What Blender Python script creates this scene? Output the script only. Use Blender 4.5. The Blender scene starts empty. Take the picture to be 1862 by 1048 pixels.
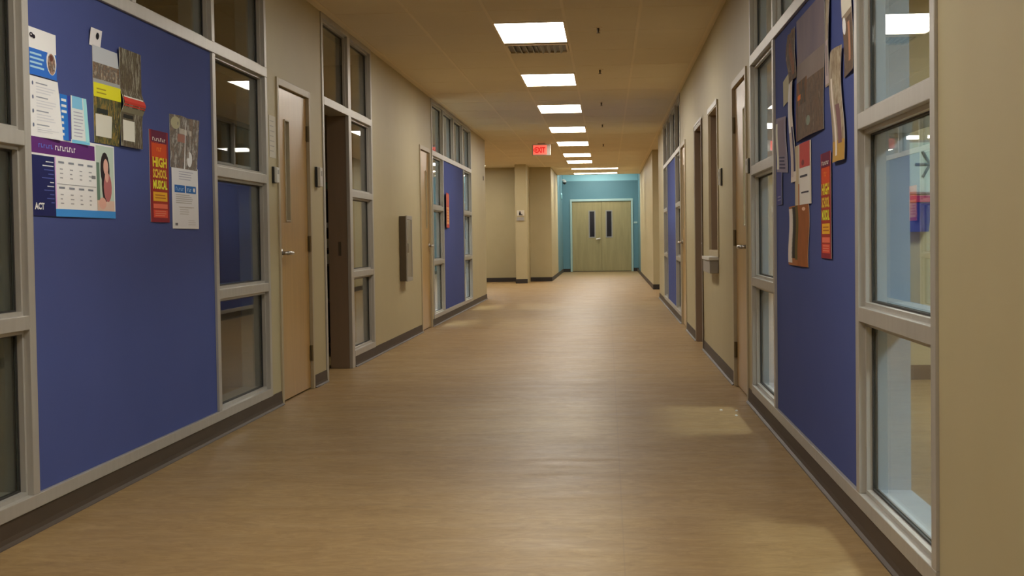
import bpy, bmesh, math, random
from mathutils import Vector, Matrix
C = bpy.context.scene.collection
PI = math.pi
rnd = random.Random(7)

# ------------------------------------------------------------------ camera
cam_d = bpy.data.cameras.new('camera')
cam = bpy.data.objects.new('camera', cam_d)
C.objects.link(cam)
cam_d.sensor_width = 36.0
cam_d.lens = 2600.0 / 1862.0 * 36.0
cam_d.clip_start = 0.05
cam_d.clip_end = 200
EYE = 1.11
r_ = Vector((0.99768394, 0.06650214, -0.01429086))
u_ = Vector((0.01193644, 0.03566724, 0.99929243))
f_ = Vector((-0.0669648, 0.99714859, -0.03479083))
mw = Matrix(((r_.x, u_.x, -f_.x, 0), (r_.y, u_.y, -f_.y, 0), (r_.z, u_.z, -f_.z, EYE), (0, 0, 0, 1)))
cam.matrix_world = mw
bpy.context.scene.camera = cam

# ------------------------------------------------------------------ world, exposure
w = bpy.data.worlds.new('world')
bpy.context.scene.world = w
w.use_nodes = True
w.node_tree.nodes['Background'].inputs[0].default_value = (0.9, 0.8, 0.65, 1)
w.node_tree.nodes['Background'].inputs[1].default_value = 0.02
vs = bpy.context.scene.view_settings
vs.view_transform = 'Standard'
vs.look = 'None'
vs.gamma = 1.0
vs.exposure = 0.8
vs.use_curve_mapping = False
LAMP = 11.0            # brightness of the corridor light diffusers
LAMP_COL = (1.0, 0.94, 0.85)
ROOM_COL = (0.86, 0.95, 1.0)
bpy.context.scene.cycles.max_bounces = 10
bpy.context.scene.cycles.diffuse_bounces = 6
bpy.context.scene.cycles.transparent_max_bounces = 24

# ------------------------------------------------------------------ key dimensions (metres)
XL, XR, H, T = -2.225, 0.93, 2.91, 0.165
END_L, END_R = 26.2, 25.9       # where the long corridor walls stop at the crossing
HB = 3.36                       # raised ceiling before the end wall
FARW = 36.45                    # wall facing us on the left, past the crossing
BACK = 46.0                     # turquoise end wall
Z_SILL0, Z_SILL1, Z_R2, Z_R2T, Z_R1, Z_R1T, Z_T, Z_TT = 0.092, 0.145, 0.785, 0.84, 1.49, 1.548, 2.186, 2.248


def lin(c):
    return tuple(((x / 255.0) / 12.92 if x / 255.0 <= 0.04045 else ((x / 255.0 + 0.055) / 1.055) ** 2.4) for x in c)


def principled(name, col, rough=0.6, metal=0.0, spec=0.5):
    m = bpy.data.materials.new(name)
    m.use_nodes = True
    b = m.node_tree.nodes['Principled BSDF']
    b.inputs['Base Color'].default_value = (*col, 1)
    b.inputs['Roughness'].default_value = rough
    b.inputs['Metallic'].default_value = metal
    b.inputs['Specular IOR Level'].default_value = spec
    return m


def noisy(name, c1, c2, scale=(5, 5, 5), rough=0.6, metal=0.0, detail=6, bump=0.0, bscale=None, spec=0.5, rough2=None):
    """two-tone procedural surface: noise in object space between two colours, with optional bump"""
    m = principled(name, c1, rough, metal, spec)
    nt = m.node_tree
    b = nt.nodes['Principled BSDF']
    tc = nt.nodes.new('ShaderNodeTexCoord')
    mp = nt.nodes.new('ShaderNodeMapping')
    mp.inputs['Scale'].default_value = scale
    nz = nt.nodes.new('ShaderNodeTexNoise')
    nz.inputs['Scale'].default_value = 1.0
    nz.inputs['Detail'].default_value = detail
    cr = nt.nodes.new('ShaderNodeValToRGB')
    cr.color_ramp.elements[0].position = 0.3
    cr.color_ramp.elements[1].position = 0.7
    cr.color_ramp.elements[0].color = (*c1, 1)
    cr.color_ramp.elements[1].color = (*c2, 1)
    nt.links.new(tc.outputs['Object'], mp.inputs['Vector'])
    nt.links.new(mp.outputs['Vector'], nz.inputs['Vector'])
    nt.links.new(nz.outputs['Fac'], cr.inputs['Fac'])
    nt.links.new(cr.outputs['Color'], b.inputs['Base Color'])
    if rough2 is not None:
        mr = nt.nodes.new('ShaderNodeMapRange')
        mr.inputs['To Min'].default_value = rough
        mr.inputs['To Max'].default_value = rough2
        nt.links.new(nz.outputs['Fac'], mr.inputs['Value'])
        nt.links.new(mr.outputs['Result'], b.inputs['Roughness'])
    if bump > 0:
        n2 = nt.nodes.new('ShaderNodeTexNoise')
        n2.inputs['Detail'].default_value = 3
        mp2 = nt.nodes.new('ShaderNodeMapping')
        mp2.inputs['Scale'].default_value = bscale or scale
        nt.links.new(tc.outputs['Object'], mp2.inputs['Vector'])
        nt.links.new(mp2.outputs['Vector'], n2.inputs['Vector'])
        bp = nt.nodes.new('ShaderNodeBump')
        bp.inputs['Strength'].default_value = bump
        bp.inputs['Distance'].default_value = 0.002
        nt.links.new(n2.outputs['Fac'], bp.inputs['Height'])
        nt.links.new(bp.outputs['Normal'], b.inputs['Normal'])
    return m


def emissive(name, col, strength):
    m = principled(name, (0.8, 0.8, 0.8), 0.5)
    b = m.node_tree.nodes['Principled BSDF']
    b.inputs['Emission Color'].default_value = (*col, 1)
    b.inputs['Emission Strength'].default_value = strength
    return m


def glass(name, tint):
    m = bpy.data.materials.new(name)
    m.use_nodes = True
    nt = m.node_tree
    nt.nodes.clear()
    out = nt.nodes.new('ShaderNodeOutputMaterial')
    mx = nt.nodes.new('ShaderNodeMixShader')
    # Schlick reflectance of one face of a pane that does not bend the ray
    ge = nt.nodes.new('ShaderNodeNewGeometry')
    dt = nt.nodes.new('ShaderNodeVectorMath'); dt.operation = 'DOT_PRODUCT'
    ab = nt.nodes.new('ShaderNodeMath'); ab.operation = 'ABSOLUTE'
    iv = nt.nodes.new('ShaderNodeMath'); iv.operation = 'SUBTRACT'; iv.inputs[0].default_value = 1.0
    pw = nt.nodes.new('ShaderNodeMath'); pw.operation = 'POWER'; pw.inputs[1].default_value = 5.0
    fr = nt.nodes.new('ShaderNodeMath'); fr.operation = 'MULTIPLY_ADD'
    fr.inputs[1].default_value = 0.88
    fr.inputs[2].default_value = 0.04
    fr.use_clamp = True
    nt.links.new(ge.outputs['Incoming'], dt.inputs[0])
    nt.links.new(ge.outputs['Normal'], dt.inputs[1])
    nt.links.new(dt.outputs['Value'], ab.inputs[0])
    nt.links.new(ab.outputs[0], iv.inputs[1])
    nt.links.new(iv.outputs[0], pw.inputs[0])
    nt.links.new(pw.outputs[0], fr.inputs[0])
    tr = nt.nodes.new('ShaderNodeBsdfTransparent')
    tr.inputs['Color'].default_value = (*tint, 1)
    gl = nt.nodes.new('ShaderNodeBsdfGlossy')
    gl.inputs['Roughness'].default_value = 0.0
    nt.links.new(fr.outputs[0], mx.inputs[0])
    nt.links.new(tr.outputs[0], mx.inputs[1])
    nt.links.new(gl.outputs[0], mx.inputs[2])
    nt.links.new(mx.outputs[0], out.inputs['Surface'])
    return m


M = {}
M['wall'] = noisy('wall_paint', (0.465, 0.40, 0.235), (0.485, 0.42, 0.25), (3, 3, 3), 0.5, bump=0.25, bscale=(160, 160, 160), spec=0.35)
M['room_wall'] = noisy('room_wall_paint', (0.62, 0.59, 0.5), (0.64, 0.61, 0.52), (3, 3, 3), 0.6)
M['dim_wall'] = noisy('shaded_room_wall_paint', (0.33, 0.25, 0.13), (0.36, 0.27, 0.15), (3, 3, 3), 0.6)  # wall colour darkened: the gloom of the unlit left rooms is put in
M['turq'] = noisy('turquoise_paint', (0.115, 0.255, 0.30), (0.125, 0.27, 0.32), (2, 2, 2), 0.5)
M['turq_pale'] = noisy('pale_turquoise_paint', (0.33, 0.66, 0.74), (0.35, 0.69, 0.77), (2, 2, 2), 0.5)  # also carries the painted light wash on the upper end wall
M['turq_trim'] = noisy('pale_green_grey_trim', (0.42, 0.58, 0.54), (0.45, 0.62, 0.58), (4, 4, 4), 0.4)
M['alu'] = noisy('satin_aluminium', (0.43, 0.41, 0.37), (0.47, 0.45, 0.41), (30, 30, 3), 0.38, metal=0.3, spec=0.5)
M['lining_shaded'] = noisy('shaded_jamb_paint', (0.20, 0.20, 0.185), (0.22, 0.22, 0.205), (9, 9, 9), 0.4)  # same jamb paint darkened, shade of the unlit left room put into the colour
M['lining'] = noisy('pale_jamb_paint', (0.38, 0.47, 0.56), (0.41, 0.50, 0.59), (9, 9, 9), 0.4)
M['frame'] = noisy('door_frame_paint', (0.40, 0.33, 0.21), (0.43, 0.36, 0.23), (8, 8, 8), 0.4)
M['gasket'] = principled('dark_gasket', (0.03, 0.028, 0.025), 0.6)
M['glass'] = glass('window_glass', (0.93, 0.97, 0.95))
M['base'] = noisy('brown_rubber_base', (0.058, 0.041, 0.028), (0.072, 0.051, 0.035), (4, 4, 20), 0.55, spec=0.3)
M['base_dark'] = principled('dark_rubber_base', (0.025, 0.018, 0.014), 0.5)
M['board'] = noisy('blue_tackboard_fabric', (0.072, 0.097, 0.285), (0.078, 0.103, 0.298), (2, 2, 2), 0.85, bump=0.5, bscale=(300, 300, 300), spec=0.2)
M['tile'] = noisy('ceiling_tile', (0.80, 0.71, 0.56), (0.84, 0.75, 0.59), (1.2, 0.9, 1), 0.85, bump=0.5, bscale=(120, 120, 120), spec=0.1)
M['grid'] = principled('ceiling_grid_paint', (0.86, 0.74, 0.54), 0.5)
M['metal'] = principled('brushed_steel', (0.55, 0.53, 0.5), 0.3, 1.0)
M['bronze'] = principled('dull_brass_hinge', (0.17, 0.125, 0.06), 0.42, 0.5)
M['dark_metal'] = principled('dark_bronze_metal', (0.10, 0.075, 0.045), 0.4, 0.3)
M['white'] = principled('white_plastic', (0.62, 0.6, 0.55), 0.45)
M['grey'] = principled('grey_plastic', (0.33, 0.31, 0.28), 0.45)
M['black'] = principled('black_plastic', (0.015, 0.014, 0.013), 0.4)
M['blackglass'] = principled('dark_glass', (0.004, 0.005, 0.012), 0.15)
M['brown'] = noisy('brown_jamb_paint', (0.22, 0.155, 0.10), (0.245, 0.17, 0.11), (20, 20, 2), 0.4)
M['paper'] = principled('paper_notice', (0.62, 0.58, 0.48), 0.6)
M['lamp'] = emissive('corridor_light_diffuser', LAMP_COL, LAMP)
M['lamp_room'] = emissive('room_light_diffuser', ROOM_COL, 34.0)
M['lamp_near'] = emissive('near_light_diffuser', LAMP_COL, 12.0)
M['lamp_weak'] = emissive('weak_light_diffuser', LAMP_COL, 3.2)


def wood(name, c1, c2, rough=0.28):
    m = principled(name, c1, rough)
    nt = m.node_tree
    b = nt.nodes['Principled BSDF']
    tc = nt.nodes.new('ShaderNodeTexCoord')
    mp = nt.nodes.new('ShaderNodeMapping')
    mp.inputs['Scale'].default_value = (9, 9, 0.7)
    nz = nt.nodes.new('ShaderNodeTexNoise')
    nz.inputs['Scale'].default_value = 1.6
    nz.inputs['Detail'].default_value = 8
    nz.inputs['Roughness'].default_value = 0.65
    nz.inputs['Distortion'].default_value = 0.6
    cr = nt.nodes.new('ShaderNodeValToRGB')
    cr.color_ramp.elements[0].position = 0.32
    cr.color_ramp.elements[1].position = 0.72
    cr.color_ramp.elements[0].color = (*c1, 1)
    cr.color_ramp.elements[1].color = (*c2, 1)
    nt.links.new(tc.outputs['Object'], mp.inputs['Vector'])
    nt.links.new(mp.outputs['Vector'], nz.inputs['Vector'])
    nt.links.new(nz.outputs['Fac'], cr.inputs['Fac'])
    nt.links.new(cr.outputs['Color'], b.inputs['Base Color'])
    return m


M['wood'] = wood('maple_veneer', (0.40, 0.235, 0.065), (0.50, 0.305, 0.095))
M['wood_far'] = wood('pale_ash_veneer', (0.33, 0.27, 0.12), (0.42, 0.34, 0.16), 0.4)


def floor_material():
    m = principled('streaked_linoleum', (0.3, 0.2, 0.12), 0.3, 0, 0.26)
    nt = m.node_tree
    b = nt.nodes['Principled BSDF']
    L = nt.links.new
    tc = nt.nodes.new('ShaderNodeTexCoord')

    def noise(scale, detail, rough=0.6, dist=0.0):
        mp = nt.nodes.new('ShaderNodeMapping')
        mp.inputs['Scale'].default_value = scale
        n = nt.nodes.new('ShaderNodeTexNoise')
        n.inputs['Scale'].default_value = 1
        n.inputs['Detail'].default_value = detail
        n.inputs['Roughness'].default_value = rough
        n.inputs['Distortion'].default_value = dist
        L(tc.outputs['Object'], mp.inputs['Vector'])
        L(mp.outputs['Vector'], n.inputs['Vector'])
        return n
    a = noise((7, 15, 1), 10, 0.74, 1.6)
    c = noise((1.1, 2.2, 1), 4)
    ad = nt.nodes.new('ShaderNodeMath')
    ad.operation = 'MULTIPLY_ADD'
    ad.inputs[1].default_value = 0.35
    L(c.outputs['Fac'], ad.inputs[0])
    L(a.outputs['Fac'], ad.inputs[2])
    cr = nt.nodes.new('ShaderNodeValToRGB')
    e = cr.color_ramp.elements
    e[0].position = 0.46
    e[0].color = (0.230, 0.141, 0.054, 1)
    e[1].position = 0.92
    e[1].color = (0.405, 0.277, 0.124, 1)
    x = e.new(0.68)
    x.color = (0.312, 0.202, 0.084, 1)
    L(ad.outputs[0], cr.inputs['Fac'])
    # long welded seam
    sp = nt.nodes.new('ShaderNodeSeparateXYZ')
    L(tc.outputs['Object'], sp.inputs[0])
    s1 = nt.nodes.new('ShaderNodeMath'); s1.operation = 'SUBTRACT'; s1.inputs[1].default_value = 0.045
    s2 = nt.nodes.new('ShaderNodeMath'); s2.operation = 'ABSOLUTE'
    s3 = nt.nodes.new('ShaderNodeMath'); s3.operation = 'LESS_THAN'; s3.inputs[1].default_value = 0.003
    L(sp.outputs['X'], s1.inputs[0]); L(s1.outputs[0], s2.inputs[0]); L(s2.outputs[0], s3.inputs[0])
    s4 = nt.nodes.new('ShaderNodeMath'); s4.operation = 'MULTIPLY'; s4.inputs[1].default_value = 0.3
    L(s3.outputs[0], s4.inputs[0])
    mx = nt.nodes.new('ShaderNodeMix'); mx.data_type = 'RGBA'
    L(s4.outputs[0], mx.inputs['Factor'])
    L(cr.outputs['Color'], mx.inputs['A'])
    mx.inputs['B'].default_value = (0.20, 0.13, 0.07, 1)
    L(mx.outputs['Result'], b.inputs['Base Color'])
    g = noise((2.2, 7, 1), 5)
    mr = nt.nodes.new('ShaderNodeMapRange')
    mr.inputs['To Min'].default_value = 0.34
    mr.inputs['To Max'].default_value = 0.60
    L(g.outputs['Fac'], mr.inputs['Value'])
    L(mr.outputs['Result'], b.inputs['Roughness'])
    w = noise((3, 5, 1), 3)
    bp = nt.nodes.new('ShaderNodeBump')
    bp.inputs['Strength'].default_value = 0.2
    bp.inputs['Distance'].default_value = 0.004
    L(w.outputs['Fac'], bp.inputs['Height'])
    L(bp.outputs['Normal'], b.inputs['Normal'])
    return m


M['floor'] = floor_material()
_flat = {}


def flat(c, rough=0.75):
    """printed ink of one colour, sRGB 0-255"""
    k = (tuple(c), rough)
    if k not in _flat:
        _flat[k] = principled('ink_%02x%02x%02x' % tuple(int(x) for x in c), tuple(min(0.88, x * 1.35) for x in lin(c)), rough, 0, 0.15)
    return _flat[k]


def photo(name, cols, scale=(18, 18, 18), rough=0.7):
    """a printed photograph seen from far away: irregular patches of its main colours"""
    m = principled(name, (0.5, 0.5, 0.5), rough, 0, 0.2)
    nt = m.node_tree
    b = nt.nodes['Principled BSDF']
    tc = nt.nodes.new('ShaderNodeTexCoord')
    mp = nt.nodes.new('ShaderNodeMapping')
    mp.inputs['Scale'].default_value = scale
    nz = nt.nodes.new('ShaderNodeTexNoise')
    nz.inputs['Scale'].default_value = 1
    nz.inputs['Detail'].default_value = 5
    nz.inputs['Roughness'].default_value = 0.7
    cr = nt.nodes.new('ShaderNodeValToRGB')
    n = len(cols)
    e = cr.color_ramp.elements
    e[0].position = 0.3
    e[0].color = (*lin(cols[0]), 1)
    e[1].position = 0.7
    e[1].color = (*lin(cols[-1]), 1)
    for i in range(1, n - 1):
        x = e.new(0.3 + 0.4 * i / (n - 1))
        x.color = (*lin(cols[i]), 1)
    nt.links.new(tc.outputs['Object'], mp.inputs['Vector'])
    nt.links.new(mp.outputs['Vector'], nz.inputs['Vector'])
    nt.links.new(nz.outputs['Fac'], cr.inputs['Fac'])
    nt.links.new(cr.outputs['Color'], b.inputs['Base Color'])
    return m


# ------------------------------------------------------------------ mesh helpers
class MB:
    """collects boxes, tubes and grids in world coordinates; build() links them as ONE mesh object"""
    def __init__(s):
        s.v, s.f, s.m = [], [], []

    def quad(s, pts, mi=0):
        n = len(s.v)
        s.v += [tuple(p) for p in pts]
        s.f.append(tuple(range(n, n + len(pts))))
        s.m.append(mi)

    def box(s, x0, x1, y0, y1, z0, z1, mi=0):
        x0, x1 = min(x0, x1), max(x0, x1)
        y0, y1 = min(y0, y1), max(y0, y1)
        z0, z1 = min(z0, z1), max(z0, z1)
        n = len(s.v)
        s.v += [(x, y, z) for z in (z0, z1) for y in (y0, y1) for x in (x0, x1)]
        for q in ((0, 2, 3, 1), (4, 5, 7, 6), (0, 1, 5, 4), (2, 6, 7, 3), (0, 4, 6, 2), (1, 3, 7, 5)):
            s.f.append(tuple(n + i for i in q))
            s.m.append(mi)
        return s

    def tube(s, path, r, seg=10, mi=0, caps=True):
        rings = []
        n0 = len(s.v)
        for i, p in enumerate(path):
            p = Vector(p)
            a = Vector(path[max(0, i - 1)])
            b = Vector(path[min(len(path) - 1, i + 1)])
            t = (b - a).normalized()
            up = Vector((0, 0, 1)) if abs(t.z) < 0.9 else Vector((1, 0, 0))
            n = t.cross(up).normalized()
            o = t.cross(n)
            rr = r[i] if isinstance(r, (list, tuple)) else r
            rings.append([p + (n * math.cos(2 * PI * k / seg) + o * math.sin(2 * PI * k / seg)) * rr for k in range(seg)])
        for R_ in rings:
            s.v += [tuple(q) for q in R_]
        for i in range(len(path) - 1):
            for k in range(seg):
                a = n0 + i * seg + k
                b = n0 + i * seg + (k + 1) % seg
                s.f.append((a, b, b + seg, a + seg)); s.m.append(mi)
        if caps:
            s.f.append(tuple(n0 + k for k in range(seg))[::-1]); s.m.append(mi)
            s.f.append(tuple(n0 + (len(path) - 1) * seg + k for k in range(seg))); s.m.append(mi)
        return s

    def build(s, name, mats, parent=None, bevel=0.0, smooth=False, origin=None):
        if not isinstance(mats, (list, tuple)):
            mats = [mats]
        me = bpy.data.meshes.new(name)
        if origin is None:
            xs = [v[0] for v in s.v]; ys = [v[1] for v in s.v]; zs = [v[2] for v in s.v]
            origin = ((min(xs) + max(xs)) / 2, (min(ys) + max(ys)) / 2, min(zs))
        ox, oy, oz = origin
        me.from_pydata([(x - ox, y - oy, z - oz) for x, y, z in s.v], [], s.f)
        for m in mats:
            me.materials.append(m)
        me.polygons.foreach_set('material_index', s.m)
        bm = bmesh.new(); bm.from_mesh(me)
        bmesh.ops.recalc_face_normals(bm, faces=bm.faces)
        bm.to_mesh(me); bm.free()
        if smooth:
            me.polygons.foreach_set('use_smooth', [True] * len(me.polygons))
        me.update()
        o = bpy.data.objects.new(name, me)
        C.objects.link(o)
        if parent is not None:
            o.parent = parent
            pl = world_of(parent)
            o.location = (ox - pl[0], oy - pl[1], oz - pl[2])
        else:
            o.location = origin
        if bevel > 0:
            bv = o.modifiers.new('bevel', 'BEVEL')
            bv.width = bevel; bv.segments = 2; bv.limit_method = 'ANGLE'
        return o


def world_of(o):
    x = Vector((0, 0, 0))
    while o is not None:
        x += Vector(o.location)
        o = o.parent
    return x


def tag(o, label=None, cat=None, group=None, kind=None):
    if label: o['label'] = label
    if cat: o['category'] = cat
    if group: o['group'] = group
    if kind: o['kind'] = kind
    return o


def empty(name, loc, label, cat, group=None, kind=None):
    o = bpy.data.objects.new(name, None)
    C.objects.link(o)
    o.location = loc
    o.empty_display_size = 0.1
    return tag(o, label, cat, group, kind)


def copy_tree(o, dloc=None, parent=None):
    c = o.copy()
    C.objects.link(c)
    if parent is not None:
        c.parent = parent
    if dloc is not None:
        c.location = Vector(o.location) + Vector(dloc)
    for ch in list(o.children):
        copy_tree(ch, None, c)
    return c


def SX(side, d):
    """x of a point d metres inside the left / right corridor wall (negative d: out into the corridor)"""
    return XL - d if side == 'L' else XR + d


def SB(mb, side, d0, d1, y0, y1, z0, z1, mi=0):
    mb.box(SX(side, d0), SX(side, d1), y0, y1, z0, z1, mi)


# ------------------------------------------------------------------ room shell
fl = MB(); fl.box(-9, 9, -6, 48, -0.12, 0)
tag(fl.build('floor', M['floor'], origin=(0, 0, 0)), 'tan streaked linoleum floor running the length of the corridor', 'floor', kind='structure')
ce = MB(); ce.box(-9, 9, -6, 41.3, H, H + 0.12)
tag(ce.build('ceiling', M['tile'], origin=(0, 0, H)), 'beige tiled corridor ceiling with recessed lights', 'ceiling', kind='structure')
ce2 = MB(); ce2.box(-1.7, 1.3, 41.3, 48, HB, HB + 0.12); ce2.box(-1.7, 1.3, 41.25, 41.3, H + 0.121, HB + 0.12)
tag(ce2.build('ceiling', M['turq_pale'], origin=(0, 44, HB)), 'raised pale turquoise ceiling before the far double doors', 'ceiling', kind='structure')
gr = MB()
k = -3
for k in range(-9, 8):
    gx = -0.33 + 0.61 * k
    if XL < gx < XR:
        gr.box(gx - 0.012, gx + 0.012, -5, 41.25, H - 0.003, H - 0.0005)
y = -4.98
while y < 41:
    gr.box(XL + 0.005, XR - 0.005, y - 0.006, y + 0.006, H - 0.0018, H - 0.0004)
    y += 1.255
tag(gr.build('trim_1', M['grid']), 'thin pale metal grid holding the ceiling tiles', 'ceiling grid', kind='structure')

open_L = [(4.10, 9.29, 0.0, H), (9.57, 10.65, 0, 2.225), (11.13, 13.50, 0, H), (16.97, 17.97, 0, 2.245), (18.15, 23.45, 0, H)]
open_R = [(4.10, 9.29, 0.0, H), (9.55, 10.62, 0, 2.225), (12.0, 13.10, 0.93, 2.24), (14.0, 15.1, 0, 2.245), (16.95, 18.05, 0, 2.245), (18.15, 23.45, 0, H)]
for side, ops, end, nm in (('L', open_L, END_L, 'left'), ('R', open_R, END_R, 'right')):
    mb = MB(); y = -6
    for (a, b, z0, z1) in ops:
        SB(mb, side, 0, T, y, a, 0, H)
        if z1 < H: SB(mb, side, 0, T, a, b, z1, H)
        if z0 > 0: SB(mb, side, 0, T, a, b, 0, z0)
        y = b
    SB(mb, side, 0, T, y, end, 0, H)
    tag(mb.build('wall_' + nm, M['wall'], origin=(SX(side, 0), 0, 0)), 'beige painted corridor wall on the %s side' % nm, 'wall', kind='structure')
    # curb under the glazed fronts
    cb = MB()
    for (a, b) in ((4.10, 9.29), (18.15, 23.45)):
        SB(cb, side, 0.012, T, a, b, 0, Z_SILL0 - 0.001)
    if side == 'L':
        SB(cb, side, 0.012, T, 12.38, 13.5, 0, Z_SILL0 - 0.001)
    tag(cb.build('trim_%d' % (2 if side == 'L' else 3), M['base_dark']), 'dark curb under the glazed fronts on the %s' % nm, 'curb', kind='structure')
    # baseboard with a rounded toe
    bb = MB()
    runs = ([(-6, 9.57), (10.65, 11.13), (12.385, 16.97), (17.97, END_L)] if side == 'L' else
            [(-6, 9.55), (10.62, 14.0), (15.1, 16.95), (18.05, END_R)])
    prof = [(0.006, 0.093), (-0.004, 0.093), (-0.006, 0.03), (-0.010, 0.012), (-0.022, 0.004), (-0.024, 0.0005), (0.006, 0.0005)]
    for a, b in runs:
        n = len(bb.v)
        for yy in (a, b):
            bb.v += [(SX(side, d - 0.001), yy, z) for d, z in prof]
        P = len(prof)
        for i in range(P):
            j = (i + 1) % P
            bb.f.append((n + i, n + j, n + P + j, n + P + i)); bb.m.append(0)
        bb.f.append(tuple(n + i for i in range(P))); bb.m.append(0)
        bb.f.append(tuple(n + P + i for i in range(P))[::-1]); bb.m.append(0)
    tag(bb.build('baseboard_' + nm, M['base']), 'brown rubber baseboard along the %s wall' % nm, 'baseboard', kind='structure')


def wall(name, boxes, mat, label):
    mb = MB()
    for b in boxes: mb.box(*b)
    return tag(mb.build(name, mat), label, 'wall', kind='structure')


wall('wall_back', [(XL - T, XR + T, -6.12, -6, 0, H)], M['wall'], 'corridor end wall behind the viewer')
# left wing and the wall facing us past the crossing
wall('wall_far_left', [(-9, -1.42, FARW, FARW + 0.15, 0, H)], M['wall'], 'beige wall facing the viewer left of the far corridor')
wall('wall_column', [(-2.24, -1.965, 34.95, FARW - 0.001, 0, H)], M['wall'], 'slim beige column standing out of the far left wall')
wall('wall_side', [(-1.57, -1.42, FARW + 0.151, 41.3, 0, H), (XR + 0.02, XR + 0.17, 29.95, 41.3, 0, H), (XR + 0.171, 9, 29.95, 30.1, 0, H),
                   (-9, XL - T - 0.001, END_L - 0.15, END_L, 0, H), (XR + T + 0.001, 9, END_R - 0.15, END_R, 0, H), (-9.1, -9, 26, 36.6, 0, H), (9, 9.1, 25.7, 30.1, 0, H)],
     M['wall'], 'beige walls of the narrower far corridor and the cross corridor')
wall('wall_turquoise', [(-1.57, -1.42, 41.301, BACK, 0, HB - 0.001), (XR + 0.06, XR + 0.21, 41.301, BACK, 0, HB - 0.001),
                        (-1.6, -1.185, BACK, BACK + 0.15, 0, H), (0.825, 1.2, BACK, BACK + 0.15, 0, H), (-1.185, 0.825, BACK, BACK + 0.15, 2.33, H)],
     M['turq'], 'turquoise end wall and side wall around the double doors')
wall('wall_light_band', [(-1.6, 1.2, BACK, BACK + 0.15, H + 0.001, HB)], M['turq_pale'], 'upper end wall, its wash of light put into a paler turquoise')  # brightness of the washed wall top put into a paler colour
bf = MB()
bf.box(-9, -2.24, FARW - 0.008, FARW - 0.001, 0, 0.105)
bf.box(-2.248, -1.957, 34.941, 34.949, 0, 0.105)
bf.box(-1.965, -1.42, FARW - 0.008, FARW - 0.001, 0, 0.105)
bf.box(XR + 0.012, XR + 0.17, 29.941, 29.949, 0, 0.105)
bf.box(-1.419, -1.412, FARW, BACK - 0.01, 0, 0.105)
bf.box(-1.412, -1.19, BACK - 0.009, BACK - 0.001, 0, 0.105)
bf.box(0.83, XR + 0.058, BACK - 0.009, BACK - 0.001, 0, 0.105)
tag(bf.build('baseboard_far', M['base_dark']), 'dark baseboard along the far walls', 'baseboard', kind='structure')
br = MB(); br.box(XR + 0.012, XR + 0.019, 29.95, BACK - 0.01, 0, 0.1)
tag(br.build('baseboard_far_right', M['base']), 'brown baseboard along the far right corridor wall', 'baseboard', kind='structure')

# rooms behind the glazed walls
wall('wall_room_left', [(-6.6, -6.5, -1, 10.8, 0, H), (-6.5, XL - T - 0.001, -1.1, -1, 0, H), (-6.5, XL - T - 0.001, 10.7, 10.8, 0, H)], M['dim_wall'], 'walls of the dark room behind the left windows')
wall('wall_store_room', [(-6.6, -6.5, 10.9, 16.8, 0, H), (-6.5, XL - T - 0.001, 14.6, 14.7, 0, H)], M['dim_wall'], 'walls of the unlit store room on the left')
wall('wall_room_far_left', [(-7.0, -6.9, 17.0, 26, 0, H), (-6.9, XL - T - 0.001, 17.6, 17.7, 0, H)], M['room_wall'], 'walls of the lit room behind the far left windows')
wall('wall_room_right', [(5.6, 5.7, -1, 11.05, 0, H), (XR + T + 0.001, 5.6, 10.95, 11.05, 0, H), (XR + T + 0.001, 5.6, -1.1, -1, 0, H)], M['wall'], 'walls of the lit room behind the right windows')
wall('wall_room_far_right', [(5.6, 5.7, 17.0, 25.7, 0, H), (XR + T + 0.001, 5.6, 17.8, 17.9, 0, H)], M['room_wall'], 'walls of the room behind the far right windows')
rb = MB(); rb.box(XR + T + 0.001, 5.6, 10.938, 10.949, 0, 0.11)
tag(rb.build('baseboard_room', M['base']), 'brown baseboard on the end wall of the right room', 'baseboard', kind='structure')


# ------------------------------------------------------------------ ceiling lights
def ceiling_light(x, y, lx, ly, label, lampmat='lamp', group=None, H=H):
    t = empty('ceiling_light', (x, y, H), label, 'ceiling light', group)
    f = MB(); w_ = 0.017
    x0, x1, y0, y1 = x - lx / 2 - w_, x + lx / 2 + w_, y - ly / 2 - w_, y + ly / 2 + w_
    f.box(x0, x1, y0, y0 + w_, H - 0.012, H - 0.0008)
    f.box(x0, x1, y1 - w_, y1, H - 0.012, H - 0.0008)
    f.box(x0, x0 + w_, y0 + w_, y1 - w_, H - 0.012, H - 0.0008)
    f.box(x1 - w_, x1, y0 + w_, y1 - w_, H - 0.012, H - 0.0008)
    f.build('frame', M['grid'], t)
    d = MB(); d.box(x - lx / 2, x + lx / 2, y - ly / 2, y + ly / 2, H - 0.007, H - 0.001)
    d.build('diffuser', M[lampmat], t)
    return t


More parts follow.
